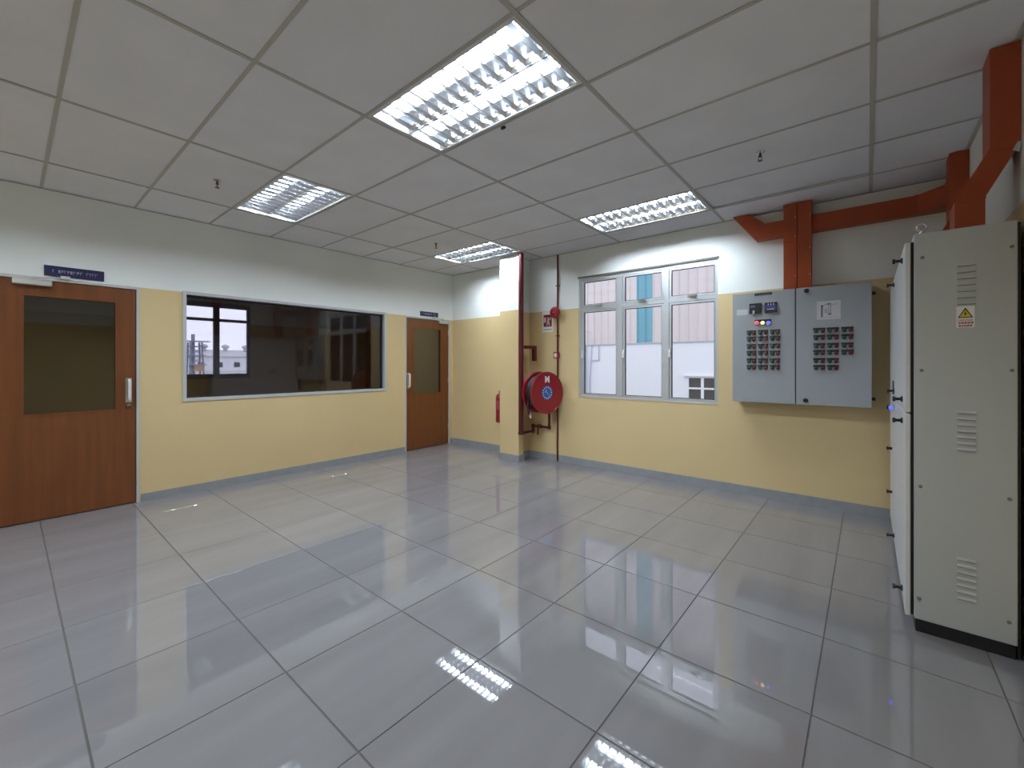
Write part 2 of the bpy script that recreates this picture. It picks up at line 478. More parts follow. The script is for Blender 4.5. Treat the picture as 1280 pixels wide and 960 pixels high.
# ------------------------------------------------------------------ doors
def make_door(name, y0, y1, hinge_far, gy0, gy1, gz0, gz1, label, hy, closer):
    d = thing(name, (XL, (y0 + y1) / 2, 0), label, 'door', kind='structure')
    f = MB()
    f.box(XL - 0.12, XL + .006, y0, y0 + .022, 0, DZ).box(XL - 0.12, XL + .006, y1 - .022, y1, 0, DZ).box(XL - 0.12, XL + .006, y0 + .022, y1 - .022, DZ - .022, DZ)
    f.build('door_frame', 'grey_frame', d)
    g = MB()      # dark lining that colours in the shadow of the door gap
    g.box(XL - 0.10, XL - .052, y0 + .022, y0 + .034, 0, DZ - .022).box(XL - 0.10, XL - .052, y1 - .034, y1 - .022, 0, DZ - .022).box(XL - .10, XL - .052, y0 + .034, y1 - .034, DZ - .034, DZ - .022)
    g.build('shadow_gap_lining', 'dark_gap', d)
    a, b = y0 + .027, y1 - .027; zt = DZ - .026
    m = MB()
    X0, X1 = XL - .050, XL - .006
    m.box(X0, X1, a, gy0, .006, zt).box(X0, X1, gy1, b, .006, zt).box(X0, X1, gy0, gy1, .006, gz0).box(X0, X1, gy0, gy1, gz1, zt)
    leaf = m.build('leaf', 'wood', d)
    m = MB(); w = .014
    m.box(X1 - .002, X1 + .005, gy0 - w, gy0 + .004, gz0 - w, gz1 + w).box(X1 - .002, X1 + .005, gy1 - .004, gy1 + w, gz0 - w, gz1 + w)
    m.box(X1 - .002, X1 + .005, gy0 + .004, gy1 - .004, gz0 - w, gz0 + .004).box(X1 - .002, X1 + .005, gy0 + .004, gy1 - .004, gz1 - .004, gz1 + w)
    m.build('glazing_bead', 'wood', leaf)
    box('glass_pane', 'glass_door', leaf, XL - .031, XL - .025, gy0, gy1, gz0, gz1)
    # pull handle on a back plate, lock below it
    hd = bbox('handle_plate', 'steel', d, X1, X1 + .004, hy - .024, hy + .024, 0.985, 1.225, bev=.0015)
    MB().tube([(X1 + .004, hy, 1.205), (X1 + .034, hy, 1.200), (X1 + .040, hy, 1.19), (X1 + .040, hy, 1.02), (X1 + .034, hy, 1.01), (X1 + .004, hy, 1.005)], .012, 8).build('pull_handle', 'white', hd)
    MB().lathe([(.021, 0), (.021, .006), (.012, .010)], (X1, hy, .950), 'x', 16).build('lock', 'brass', d)
    c0, c1, ay = closer
    cl = bbox('door_closer', 'closer_grey', d, X1, X1 + .045, c0, c1, 2.040, 2.088, bev=.006)
    MB().box(XL + .008, XL + .030, ay - .03, ay + .03, DZ + .004, DZ + .028).build('arm_bracket', 'closer_grey', cl)
    em = (c0 + c1) / 2
    MB().bar((X1 + .030, em, 2.092), (X1 + .030, em, 2.104), .022).bar((X1 + .030, em, 2.104), (XL + .115, (em + ay) / 2, 2.106), .02, .007).bar((XL + .115, (em + ay) / 2, 2.112), (XL + .022, ay, 2.116), .02, .007).build('closer_arm', 'closer_grey', cl)
    for z in (.25, 1.05, 1.85):
        yh = (b if hinge_far else a)
        MB().tube([(XL - .001, yh, z), (XL - .001, yh, z + .10)], .007, 8).build('hinge', 'steel', d)
    return d
make_door('door_1', DA[0], DA[1], False, 0.092, 0.675, 0.925, 1.952, 'large brown wooden door with glass panel at the left edge', 0.767, (0.03, 0.26, 0.34))
make_door('door_2', DB[0], DB[1], True, 4.150, 4.705, 0.888, 1.940, 'smaller brown wooden door with glass panel near the far corner', 4.052, (4.64, 4.845, 4.56))

def door_sign(y0, y1, z0, z1, label, words):
    s = thing('door_sign', (XL, (y0 + y1) / 2, z0), label, 'sign', 'blue door signs')
    bbox('plate', 'sign_blue', s, XL + .001, XL + .012, y0, y1, z0, z1, bev=.002)
    # small pale lettering, too fine to read
    m = MB(); y = y0 + .05; zc = (z0 + z1) / 2; random.seed(3)
    while y < y1 - .06:
        w = random.uniform(.012, .020)
        if random.random() < .14: y += .018
        m.box(XL + .012, XL + .0128, y, y + .004, zc - .013, zc + .013)
        m.box(XL + .012, XL + .0128, y + .004, y + w - .003, zc + random.choice((-.013, .007, -.003)), zc + random.choice((.012, .013)))
        y += w + .003
    m.build('lettering', 'letter_white', s)
door_sign(.212, .592, 2.136, 2.228, 'blue sign with pale lettering above the large left door', '')
door_sign(4.272, 4.640, 2.140, 2.215, 'blue sign with pale lettering above the far corner door', '')

# ------------------------------------------------------------------ dark interior window in the left wall
w1 = thing('window_1', (XL, (LW[0] + LW[1]) / 2, LW[2]), 'wide dark tinted window in the left wall', 'window', kind='structure')
y0, y1, z0, z1 = LW
fw = .032
m = MB()
m.box(XL - .10, XL + .010, y0, y0 + fw, z0, z1).box(XL - .10, XL + .010, y1 - fw, y1, z0, z1)
m.box(XL - .10, XL + .010, y0 + fw, y1 - fw, z0, z0 + fw).box(XL - .10, XL + .010, y0 + fw, y1 - fw, z1 - fw, z1)
m.build('window_frame', 'grey_frame', w1)
m = MB(); b = .02
m.box(XL - .075, XL - .045, y0 + fw, y0 + fw + b * .4, z0 + fw, z1 - fw).box(XL - .075, XL - .045, y1 - fw - b, y1 - fw, z0 + fw, z1 - fw)
m.box(XL - .075, XL - .045, y0 + fw + b, y1 - fw - b, z0 + fw, z0 + fw + b * .5).box(XL - .075, XL - .045, y0 + fw + b, y1 - fw - b, z1 - fw - b, z1 - fw)
m.build('gasket', 'dark_gap', w1)  # widened at top and far side, its dark colour doubles as the reveal's shade
box('glass_pane', 'glass_tint', w1, XL - .063, XL - .057, y0 + fw, y1 - fw, z0 + fw, z1 - fw)

# ------------------------------------------------------------------ bright aluminium window in the far wall
w2 = thing('window_2', ((RW[0] + RW[1]) / 2, YF, RW[2]), 'three-part aluminium window looking out at a clad building', 'window', kind='structure')
x0, x1, z0, z1 = RW
P = [(-2.915, -2.449), (-2.331, -1.866), (-1.753, -1.284)]
ztop = (2.150, 2.452); zbot = (0.968, 2.052)
Y0, Y1 = YF + .012, YF + .062
m = MB(); o = .030
m.box(x0, x0 + o, Y0, Y1, z0, z1).box(x1 - o, x1, Y0, Y1, z0, z1).box(x0 + o, x1 - o, Y0, Y1, z0, z0 + .022).box(x0 + o, x1 - o, Y0, Y1, z1 - .034, z1)
m.build('window_frame', 'aluminium', w2)
for k in range(2):
    xm = (P[k][1] + P[k + 1][0]) / 2
    box('mullion', 'aluminium', w2, xm - .030, xm + .030, Y0 - .006, Y1, z0 + .022, z1 - .034)
bounds = [x0 + o] + [(P[0][1] + P[1][0]) / 2, (P[1][1] + P[2][0]) / 2] + [x1 - o]
for k in range(3):
    a = bounds[k] + (.030 if k else 0); b = bounds[k + 1] - (.030 if k < 2 else 0)
    zm = 2.101
    box('transom', 'aluminium', w2, a, b, Y0, Y1, zm - .022, zm + .022)
    for nm, zz, za, zb in (('vent_sash', ztop, zm + .022, z1 - .034), ('casement_sash', zbot, z0 + .022, zm - .022)):
        s = MB(); px0, px1 = P[k]
        s.box(a + .003, px0, Y0 + .004, Y1 - .01, za + .003, zb - .003).box(px1, b - .003, Y0 + .004, Y1 - .01, za + .003, zb - .003)
        s.box(px0, px1, Y0 + .004, Y1 - .01, za + .003, zz[0]).box(px0, px1, Y0 + .004, Y1 - .01, zz[1], zb - .003)
        so = s.build(nm, 'aluminium', w2)
        g = MB(); t = .006
        g.box(px0, px0 + t, Y0 + .010, Y0 + .03, zz[0], zz[1]).box(px1 - t, px1, Y0 + .010, Y0 + .03, zz[0], zz[1])
        g.box(px0 + t, px1 - t, Y0 + .010, Y0 + .03, zz[0], zz[0] + t).box(px0 + t, px1 - t, Y0 + .010, Y0 + .03, zz[1] - t, zz[1])
        g.build('gasket', 'dark_gap', so)
        box('glass_pane', 'glass_clear', so, px0 + .001, px1 - .001, Y0 + .018, Y0 + .023, zz[0] + .001, zz[1] - .001)
        if nm == 'vent_sash':
            xm = (px0 + px1) / 2
            MB().box(xm - .045, xm + .045, Y0 - .008, Y0 + .006, zz[0] - .030, zz[0] - .006).bar((xm - .01, Y0 - .012, zz[0] - .016), (xm + .060, Y0 - .035, zz[0] - .026), .014, .012).build('stay_handle', 'steel', so)
        else:
            MB().box(px0 - .030, px0 - .008, Y0 - .006, Y0 + .006, 1.44, 1.54).bar((px0 - .019, Y0 - .014, 1.515), (px0 - .012, Y0 - .034, 1.44), .014, .014).build('latch', 'white', so)
m = MB().box(x0 - .012, x1 + .012, YF - .012, YF + .012, z1 + .001, z1 + .020)
m.build('head_shadow_strip', 'slot', w2)  # shadow line along the window head, put in as a dark strip
m = MB().box(x0 - .008, x1 + .008, YF - .006, YF + .012, z0 - .012, z0 - .001)
m.build('window_sill', 'grey_frame', w2)

# ------------------------------------------------------------------ wall control panel
PX0, PX1, PZ0, PZ1 = -1.052, 0.028, 0.985, 2.068
PYF = 4.745
cp = thing('control_panel', ((PX0 + PX1) / 2, YF, PZ0), 'wall-mounted grey control panel with rows of green and red push buttons', 'control panel')
bbox('enclosure', 'panel_grey', cp, PX0 + .004, PX1 - .004, PYF + .022, YF - .003, PZ0 + .004, PZ1 - .004)
PXM = -0.516
def panel_pt(u, v, y=PYF):
    # photo measurement -> position on the panel front
    c, s = math.cos(YAW), math.sin(YAW)
    r = (u - 640) / 530.1
    d = (r * c - s, r * s + c)
    t = y / d[1]
    return d[0] * t, CAM_H - (v - 455.4) / 530.1 * t
dl = bbox('panel_door', 'panel_grey', cp, PX0, PXM - .004, PYF, PYF + .020, PZ0, PZ1, bev=.003)
dr = bbox('panel_door', 'panel_grey', cp, PXM + .004, PX1, PYF, PYF + .020, PZ0, PZ1, bev=.003)
box('door_gap', 'black', cp, PXM - .004, PXM + .004, PYF + .008, PYF + .021, PZ0 + .004, PZ1 - .004)
for (u, v) in ((1008, 363.5), (1007, 500.5)):
    x, z = panel_pt(u, v)
    k = MB().lathe([(.020, 0), (.020, -.008), (.014, -.010), (.014, -.024)], (x, PYF, z), 'y', 14)
    k.build('turn_lock', 'black', dr)
for z in (1.97, 1.06):
    MB().tube([(PX1 + .014, PYF + .05, z - .014), (PX1 + .014, PYF + .05, z + .014)], .011, 8).box(PX1 - .006, PX1 + .012, PYF + .042, PYF + .058, z - .012, z + .012).build('side_clamp', 'black', cp)
def plate(name, m, u0, v0, u1, v1, par, t=.006, y=PYF):
    a, b = panel_pt(u0, v0), panel_pt(u1, v1); c_, d_ = panel_pt(u0, v1), panel_pt(u1, v0)
    zt = (a[1] + d_[1]) / 2; zb = (b[1] + c_[1]) / 2
    return MB().box(a[0], b[0], y - t, y, zb, zt).build(name, m, par), (a[0], b[0], zb, zt)
o, q = plate('name_plate', 'black', 943.5, 366, 965, 369, dl, .004)
m = MB()
for i in range(9):
    xx = q[0] + (q[1] - q[0]) * (i + .8) / 10.5
    m.box(xx, xx + .008, PYF - .0046, PYF - .004, (q[2] + q[3]) / 2 - .005, (q[2] + q[3]) / 2 + .004)
m.build('lettering', 'slot', o)
o, q = plate('power_meter', 'black', 937, 379.5, 951.5, 392, dl, .016)
box('screen', 'lcd_teal', o, q[0] + .008, q[0] + .050, PYF - .0168, PYF - .016, q[3] - .045, q[3] - .015)
m = MB()
for k in range(3): m.box(q[0] + .014 + .014 * k, q[0] + .022 + .014 * k, PYF - .0172, PYF - .0168, q[3] - .036, q[3] - .024)
m.build('digits', 'letter_white', o)
MB().box(q[0] + .030, q[0] + .046, PYF - .019, PYF - .016, q[2] - .006, q[2] + .030).tube([(q[0] + .038, PYF - .018, q[2] - .004), (q[0] + .038, PYF - .018, q[2] - .030)], .0025, 5).build('key', 'steel', o)
o, q = plate('energy_meter', 'black', 956, 378.3, 971, 391, dl, .016)
box('screen', 'lcd', o, q[0] + .008, q[1] - .010, PYF - .0168, PYF - .016, q[2] + .028, q[3] - .020)
m = MB()
for k in range(3):
    m.box(q[0] + .028 + .022 * k, q[0] + .035 + .022 * k, PYF - .0172, PYF - .016, q[3] - .024, q[3] - .010)
m.box(q[0] + .02, q[1] - .02, PYF - .0172, PYF - .0168, q[2] + .032, q[2] + .037)
m.build('digits', 'white', o)
o, q = plate('lamp_plate', 'black', 943.5, 399.3, 964, 402.3, dl, .004)
for (u, nm, mm) in ((946.3, 'red_lamp', 'lamp_red'), (953.6, 'yellow_lamp', 'lamp_yellow'), (960.9, 'blue_lamp', 'lamp_blue')):
    x, z = panel_pt(u, 403.6)
    b = MB().lathe([(.019, 0), (.019, -.010)], (x, PYF - .004, z), 'y', 16).build(nm + '_bezel', 'steel', o)
    MB().lathe([(.016, -.010), (.015, -.018), (.008, -.022)], (x, PYF - .004, z), 'y', 16).build(nm, mm, o)
o, q = plate('faded_sticker', 'paper', 921, 387, 934.5, 394, dl, .0012)
o, q = plate('wiring_diagram', 'paper', 1021, 376, 1051, 399, dr, .0015)
yy = PYF - .0022; m = MB(); w_, h_ = q[1] - q[0], q[3] - q[2]
def ink(a, b, c_, d_): m.box(q[0] + a * w_, q[0] + b * w_, yy, yy + .0008, q[2] + c_ * h_, q[2] + d_ * h_)
ink(.18, .235, .12, .75); ink(.25, .265, .2, .72); ink(.17, .28, .70, .78); ink(.42, .60, .80, .86); ink(.50, .52, .25, .80); ink(.58, .60, .25, .80)
ink(.48, .61, .24, .32); ink(.30, .42, .78, .81); ink(.34, .42, .36, .38); ink(.34, .36, .36, .56); ink(.42, .44, .36, .56); ink(.34, .44, .55, .57); ink(.62, .88, .79, .81); ink(.2, .9, .12, .13)
m.build('drawing_lines', 'ink', o)
# push button stations
cols_l = [(933.5, 945.2), (947.5, 960.1), (962.4, 975.2)]; rows_l = [412.4, 420.4, 429.8, 438.4, 447.9, 456.2]
cols_r = [(1016.6, 1031.7), (1033.7, 1048.8), (1051.6, 1066.9)]; rows_r = [409.1, 418.1, 428.5, 437.2, 447.4, 456.2]
def make_btn(mm, r):
    return MB().lathe([(r, 0), (r, -.008), (r * .78, -.010), (r * .78, -.020), (r * .6, -.022)], (0, 0, 0), 'y', 12).mesh('push_button', mm)
GB, RB = make_btn('green_btn', .0175), make_btn('red_btn', .0175)
for cols, rows, par, n in ((cols_l, rows_l, dl, 3), (cols_r, rows_r, dr, 3)):
    for ri, v in enumerate(rows):
        for ci, (u0, u1) in enumerate(cols):
            if par is dr and ri >= 4 and ci == 2: continue
            ax, az = panel_pt(u0, v); bx, bz = panel_pt(u1, v)
            z = panel_pt((cols[1][0] + cols[1][1]) / 2, v)[1]
            mb_ = MB().box(ax, bx, PYF - .005, PYF, z - .020, z)
            pl = mb_.build('button_plate', 'black', cp)
            inst('green_button', GB, pl, (ax + (bx - ax) * .24, PYF - .002, z - .031))
            inst('red_button', RB, pl, (ax + (bx - ax) * .78, PYF - .002, z - .031))

# ------------------------------------------------------------------ tall switchboard cabinet against the right wall
CX0, CX1, CY0, CY1, CZ1 = 0.181, 0.527, 2.972, 4.86, 2.022
cb = thing('switchboard_cabinet', ((CX0 + CX1) / 2, (CY0 + CY1) / 2, 0), 'tall pale grey electrical cabinet with louvred side against the right wall', 'cabinet')
MB().box(CX0 + .006, CX1 - .004, CY0 + .010, CY1 - .01, 0, .062).build('plinth', 'black', cb)
MB().bbox(CX0, CX1, CY0 + .014, CY1, .064, CZ1, b=.003).build('body', 'cab_grey', cb)
side = MB().bbox(CX0 + .001, CX1, CY0, CY0 + .012, .066, CZ1 - .002, b=.0025).build('side_panel', 'cab_grey', cb)
box('back_gap', 'black', cb, CX1, CX1 + .010, CY0 + .006, CY1, .01, CZ1 - .012)
def cab_pt(u, v): return panel_pt(u, v, CY0)
for vv in ((330.5, 378.5), (515.5, 562), (700, 749)):
    for k in range(7):
        v = vv[0] + (vv[1] - vv[0]) * k / 6
        x, z = cab_pt(1208, v)
        l = MB()
        l.prism([(CY0, z + .006), (CY0 - .006, z - .004), (CY0 - .006, z - .006), (CY0, z - .006)], 'x', x - .032, x + .032)
        lo = l.build('louvre', 'cab_grey', side)
        box('louvre_slot', 'slot', side, x - .031, x + .031, CY0 - .0045, CY0 - .0003, z - .0085, z - .006)
for (u, v) in ((1153, 322), (1267, 308), (1152, 463), (1265, 463), (1150.5, 608), (1262, 624), (1148.5, 748), (1261.5, 778)):
    x, z = cab_pt(u, v); x = min(max(x, CX0 + .018), CX1 - .018)
    MB().lathe([(.008, 0), (.008, -.003), (.005, -.005)], (x, CY0, z), 'y', 10).build('screw', 'slot', side)
# warning sign on the louvred side
a = cab_pt(1195.3, 384); b = cab_pt(1218.3, 409)
ws = thing('warning_sign', (a[0], CY0, b[1]), 'white warning sign with yellow triangle on the tall cabinet', 'sign')
sx0, sx1, sz0, sz1 = a[0], b[0], b[1], a[1] + .002
box('plate', 'white', ws, sx0, sx1, CY0 - .0012, CY0, sz0, sz1)
sw, sh = sx1 - sx0, sz1 - sz0; xm = (sx0 + sx1) / 2
MB().prism([(sx0 + .07 * sw, sz0 + .46 * sh), (sx1 - .07 * sw, sz0 + .46 * sh), (xm, sz1 - .06 * sh)], 'y', CY0 - .0018, CY0 - .0012).build('triangle_border', 'black', ws)
MB().prism([(sx0 + .17 * sw, sz0 + .50 * sh), (sx1 - .17 * sw, sz0 + .50 * sh), (xm, sz1 - .15 * sh)], 'y', CY0 - .0024, CY0 - .0018).build('triangle', 'yellow_sign', ws)
MB().prism([(xm + .05 * sw, sz1 - .20 * sh), (xm - .09 * sw, sz0 + .62 * sh), (xm - .01 * sw, sz0 + .62 * sh), (xm - .06 * sw, sz0 + .52 * sh), (xm + .10 * sw, sz0 + .67 * sh), (xm + .02 * sw, sz0 + .67 * sh)], 'y', CY0 - .003, CY0 - .0024).build('bolt_symbol', 'black', ws)
tm = text_mesh('DANGER', .0125, .0002, 'red_print')
t = inst('lettering', tm, ws, (xm, CY0 - .0016, sz0 + .34 * sh)); t.rotation_euler = (PI / 2, 0, 0)
m = MB(); random.seed(5)
for zc in (.22, .09):
    x = sx0 + .12 * sw
    while x < sx1 - .16 * sw:
        w_ = random.uniform(.005, .009)
        m.box(x, x + w_, CY0 - .0017, CY0 - .0012, sz0 + (zc - .035) * sh, sz0 + (zc + .035) * sh); x += w_ + .0022
m.build('small_print', 'red_print', ws)
# doors on the narrow face towards the room
DX0, DX1 = 0.148, 0.169
MB().box(DX1, CX0, CY0 + .016, CY1 - .004, .075, 1.985).build('door_seal', 'black', cb)
SEAM = 1.108
for (ya, yb) in ((CY0 + .004, 3.895), (3.905, CY1 - .004)):
    for (za, zb) in ((.070, SEAM - .004), (SEAM + .004, 1.985)):
        d = bbox('cabinet_door', 'cab_white', cb, DX0, DX1, ya, yb, za, zb, bev=.003)
        yk = ya + .20
        for z in (za + .055, zb - .055):
            MB().lathe([(.016, 0), (.016, -.006), (.008, -.010), (.008, -.028), (.015, -.032), (.013, -.042)], (DX0, yk, z), 'x', 12).build('door_knob', 'black', d)
        if za > 1 and ya > 3.8:
            MB().box(DX0 - .003, DX0, 4.16, 4.34, 1.135, 1.235).build('meter_window', 'dark_gap', d)
        elif ya > 3.8:
            for z in (.36, .70):
                MB().lathe([(.010, 0), (.010, -.022), (.014, -.026), (.014, -.034)], (DX0, ya + .55, z), 'x', 10).build('door_latch', 'black', d)
l = MB().lathe([(.017, 0), (.017, -.012)], (DX0, 4.05, 1.05), 'x', 14).build('lamp_bezel', 'steel', cb)
MB().lathe([(.015, -.012), (.015, -.026), (.008, -.032)], (DX0, 4.05, 1.05), 'x', 14).build('blue_lamp', 'lamp_blue', cb)
ev = MB().lathe([(.012, 0), (.012, .016), (.008, .018), (.008, .024)], (.215, 3.03, CZ1), 'z', 10).build('bolt', 'steel', cb)
ring = [(.215 + .018 * math.cos(t * PI / 6), 3.03, CZ1 + .042 + .018 * math.sin(t * PI / 6)) for t in range(13)]
MB().tube(ring, .005, 6, cap=False).build('lifting_eye', 'steel', ev)

# ------------------------------------------------------------------ orange cable ducts
def duct(name, label, parts, joints=()):
    r = thing(name, parts[0][0], label, 'cable duct')
    for (_, nm, mb_) in parts: mb_.build(nm, 'orange', r)
    for j in joints: box('joint_cover', 'orange', r, *j)
    return r
# horizontal run on the window wall: rises into the ceiling at the left, turns the corner at the right
ZB, ZT = 2.612, 2.765; YD = 4.868
p1 = MB().prism([(-1.075, H - .005), (-0.925, H - .005), (-0.785, ZT), (-0.66, ZT), (-0.66, ZB), (-0.868, ZB)], 'y', YD, YF)
p2 = MB().box(-0.66, 0.315, YD, YF, ZB, ZT)
p3 = MB().prism([(0.315, YD), (0.475, YD - .165), (XR, YD - .165), (XR, YF), (0.315, YF)], 'z', ZB, ZT)
p4 = MB().box(0.462, XR, 4.565, YD - .165, ZB, ZT)
hr = duct('cable_duct', 'long orange cable duct running along the far wall under the ceiling',
          [((-0.2, YD, ZB), 'riser_bend', p1), (0, 'straight_length', p2), (0, 'corner_bend', p3), (0, 'end_length', p4)],
          [(0.30, 0.325, YD - .003, YD, ZB - .003, ZT + .003)])
box('bottom_lip', 'orange', hr, -0.66, 0.315, YD - .004, YD, ZB - .004, ZB + .008)
# two vertical ducts dropping into the control panel
for (a, b, lab, zk) in ((-0.620, -0.512, 'left one of two orange vertical ducts above the control panel', 2.52), (-0.508, -0.398, 'right one of two orange vertical ducts above the control panel', 2.40)):
    v = thing('vertical_duct', ((a + b) / 2, 4.82, PZ1), lab, 'cable duct', 'vertical ducts above the control panel')
    box('channel', 'orange', v, a, b, 4.808, YD - .009, PZ1 + .002, H - .006)
    box('cover', 'orange', v, a + .003, b - .003, 4.803, 4.808, PZ1 + .003, zk)
    box('cover', 'orange', v, a + .001, b - .001, 4.800, 4.808, zk + .002, H - .007)
    for z in (zk + .05, 2.75, 2.2):
        MB().lathe([(.005, 0), (.005, -.004)], (b - .012, 4.803 if z < zk else 4.800, z), 'y', 8).build('screw', 'steel', v)
# cranked vertical ducts dropping into the tall cabinet
def crank(y0, y1, lab, flap):
    v = thing('cranked_duct', (.39, (y0 + y1) / 2, CZ1), lab, 'cable duct', 'cranked ducts into the tall cabinet')
    xa, xb = .455, XR - .001; xc, xd = .336, .441
    MB().box(xa, xb, y0, y1, 2.408, H - .005).build('upper_length', 'orange', v)
    MB().prism([(xa, 2.408), (xb, 2.408), (xd, 2.176), (xc, 2.176)], 'y', y0, y1).build('cranked_length', 'orange', v)
    MB().box(xc, xd, y0, y1, CZ1 + .003, 2.176).build('lower_length', 'orange', v)
    box('joint_cover', 'orange', v, xa - .002, xb, y0 - .003, y0, 2.392, 2.412)
    box('joint_cover', 'orange', v, xc - .002, xd + .002, y0 - .003, y0, 2.166, 2.184)
    if flap:
        MB().prism([(xb - .012, 2.41), (xb + .000, 2.41), (xb - .006, 2.36), (xb - .028, 2.375)], 'y', y0 - .005, y0 - .003).build('torn_label', 'paper', v)
crank(3.070, 3.240, 'nearest orange duct cranking down into the top of the tall cabinet', True)
crank(4.395, 4.560, 'orange duct behind the nearest one, cranking down at the far corner', False)

# ------------------------------------------------------------------ fire pipes and hose reel
rs = thing('fire_riser', (-3.66, 4.56, 0.36), 'thick dark red pipe standing beside the column with branches', 'pipe')
RX, RY = -3.664, 4.565
MB().tube([(RX, RY, H - .006), (RX, RY, .40)], .036, 14).build('riser_pipe', 'red_pipe', rs)
MB().tube([(RX, RY, .43), (RX, RY, .39)], .042, 14).build('elbow', 'red_pipe', rs)
MB().tube([(RX, RY, .41), (-3.69, 4.70, .40), (-3.700, 4.885, .395), (-3.700, 4.885, .475), (-3.415, 4.885, .475), (-3.415, 4.885, .73)], .019, 10).build('supply_pipe', 'red_pipe', rs)
for p in ((-3.70, 4.885, .395), (-3.70, 4.885, .475), (-3.415, 4.885, .475)):
    MB().lathe([(.014, -.026), (.026, -.022), (.026, .022), (.014, .026)], p, 'z', 12).build('fitting', 'red_pipe', rs)
vl = MB().lathe([(.018, -.035), (.028, -.03), (.028, .03), (.018, .035)], (-3.585, 4.885, .475), 'x', 12).build('valve', 'brass', rs)
MB().box(-3.600, -3.578, 4.850, 4.860, .355, .465).box(-3.600, -3.578, 4.860, 4.885, .455, .465).build('valve_lever', 'red_pipe', vl)
MB().bar((RX, RY, 1.598), (-3.615, 4.80, 1.598), .045).bar((-3.612, 4.80, 1.620), (-3.612, 4.80, 1.405), .05, .05).build('branch_stub', 'red_pipe', rs)

RC = Vector((-3.365, 4.66, .979)); RR = .281
rl = thing('hose_reel', RC, 'round red fire hose reel with black hose and white letter', 'hose reel', rotz=math.radians(-14))
def rim_disc(x, s):
    m = MB()
    return m.lathe([(.03, x), (RR - .02, x + s * .006), (RR - .004, x + s * .016), (RR, x + s * .010), (RR, x - s * .006), (RR - .012, x - s * .012), (RR - .02, x - s * .004), (.03, x - s * .006)], (0, 0, 0), 'x', 48)
rim_disc(.085, 1).build('front_disc', 'red_reel', rl, local=True)
rim_disc(-.085, -1).build('rear_disc', 'red_reel', rl, local=True)
MB().lathe([(.10, -.08), (.10, .08)], (0, 0, 0), 'x', 24).build('drum', 'red_reel', rl, local=True)
for k in range(6):
    x = -.066 + .0264 * k
    m = MB()
    rad = .222 + (.004 if k % 2 else 0)
    m.tube([(x, rad * math.cos(t * PI / 16), rad * math.sin(t * PI / 16)) for t in range(33)], .0135, 8, cap=False)
    m.build('hose_coil', 'rubber', rl, local=True)
MB().lathe([(.205, -.07), (.205, .07)], (0, 0, 0), 'x', 32).build('hose_core', 'rubber', rl, local=True)
MB().tube([(-.03, -.215, -.10), (-.028, -.232, -.17), (-.026, -.222, -.25), (-.022, -.205, -.29)], [.014, .014, .013, .016], 8).build('hose_end', 'rubber', rl, local=True)
MB().tube([(-.022, -.205, -.27), (-.020, -.195, -.315), (-.019, -.190, -.335)], [.017, .013, .009], 10).build('nozzle', 'white', rl, local=True)
st = MB().lathe([(.093, .0912), (.093, .0935)], (0, 0, 0), 'x', 32).build('round_sticker', 'sticker_blue', rl, local=True)
m = MB()
for k in range(14):
    t = 2 * PI * k / 14
    m.lathe([(.0085, .0935), (.0085, .0942)], (0, .074 * math.cos(t), .074 * math.sin(t)), 'x', 8)
m.bar((.094, -.035, .035), (.094, .032, -.038), .012, .002).bar((.094, -.012, .045), (.094, -.040, .0), .008, .002)
m.build('sticker_marks', 'white', st, local=True)
tm = text_mesh('M', .125, .0006, 'white', bold=.006)
t = bpy.data.objects.new('letter', tm); C.objects.link(t); t.parent = rl
t.location = (.0935, 0.0, .175); t.rotation_euler = (PI / 2, 0, PI / 2); t.scale = (.85, .9, 1)
MB().tube([(-.13, 0, 0), (.088, 0, 0)], .028, 12).build('axle', 'red_pipe', rl, local=True)
MB().bar((-.125, 0, 0), (-.125, .225, 0), .045).bar((-.125, .20, -.15), (-.125, .20, .15), .06, .02).build('mounting_bracket', 'red_pipe', rl, local=True)

tp = thing('alarm_conduit', (-3.316, 4.945, 0), 'thin dark red conduit running floor to ceiling left of the window', 'pipe')
MB().tube([(-3.318, 4.948, .01), (-3.322, 4.948, .25), (-3.316, 4.948, .45), (-3.316, 4.948, H - .006)], .0125, 8).build('conduit', 'red_pipe', tp)
for z in (.9, 1.75, 2.45): box('saddle_clip', 'red_pipe', tp, -3.342, -3.290, 4.932, 4.964, z, z + .012)
be = thing('alarm_bell', (-3.328, YF, 2.00), 'round red alarm bell on the thin conduit', 'alarm bell')
MB().lathe([(.050, -.030), (.050, -.055)], (-3.328, YF, 2.078), 'y', 20).build('base', 'red_pipe', be)
MB().lathe([(.078, -.055), (.080, -.065), (.074, -.085), (.055, -.097), (.02, -.102)], (-3.328, YF, 2.078), 'y', 28).build('gong', 'red_reel', be)
m = MB()
for k in range(10):
    t = 2 * PI * k / 10; m.box(-3.328 + .055 * math.cos(t) - .006, -3.328 + .055 * math.cos(t) + .006, YF - .1000, YF - .090, 2.078 + .055 * math.sin(t) - .006, 2.078 + .055 * math.sin(t) + .006)
m.build('marks', 'red_print', be)
MB().lathe([(.012, -.100), (.012, -.108)], (-3.328, YF, 2.078), 'y', 10).build('centre_nut', 'steel', be)
bg_ = thing('break_glass_point', (-3.318, YF, 1.44), 'small red call point box on the thin conduit above the hose reel', 'call point')
bbox('box', 'red_reel', bg_, -3.362, -3.274, 4.905, 4.935, 1.442, 1.530)
box('glass_front', 'white', bg_, -3.346, -3.302, 4.903, 4.905, 1.458, 1.512)
fs = thing('fire_sign', (-3.495, YF, 1.815), 'small white and red fire equipment sign above the hose reel', 'sign')
bbox('plate', 'white', fs, -3.588, -3.400, YF - .004, YF, 1.818, 2.112, bev=.001)
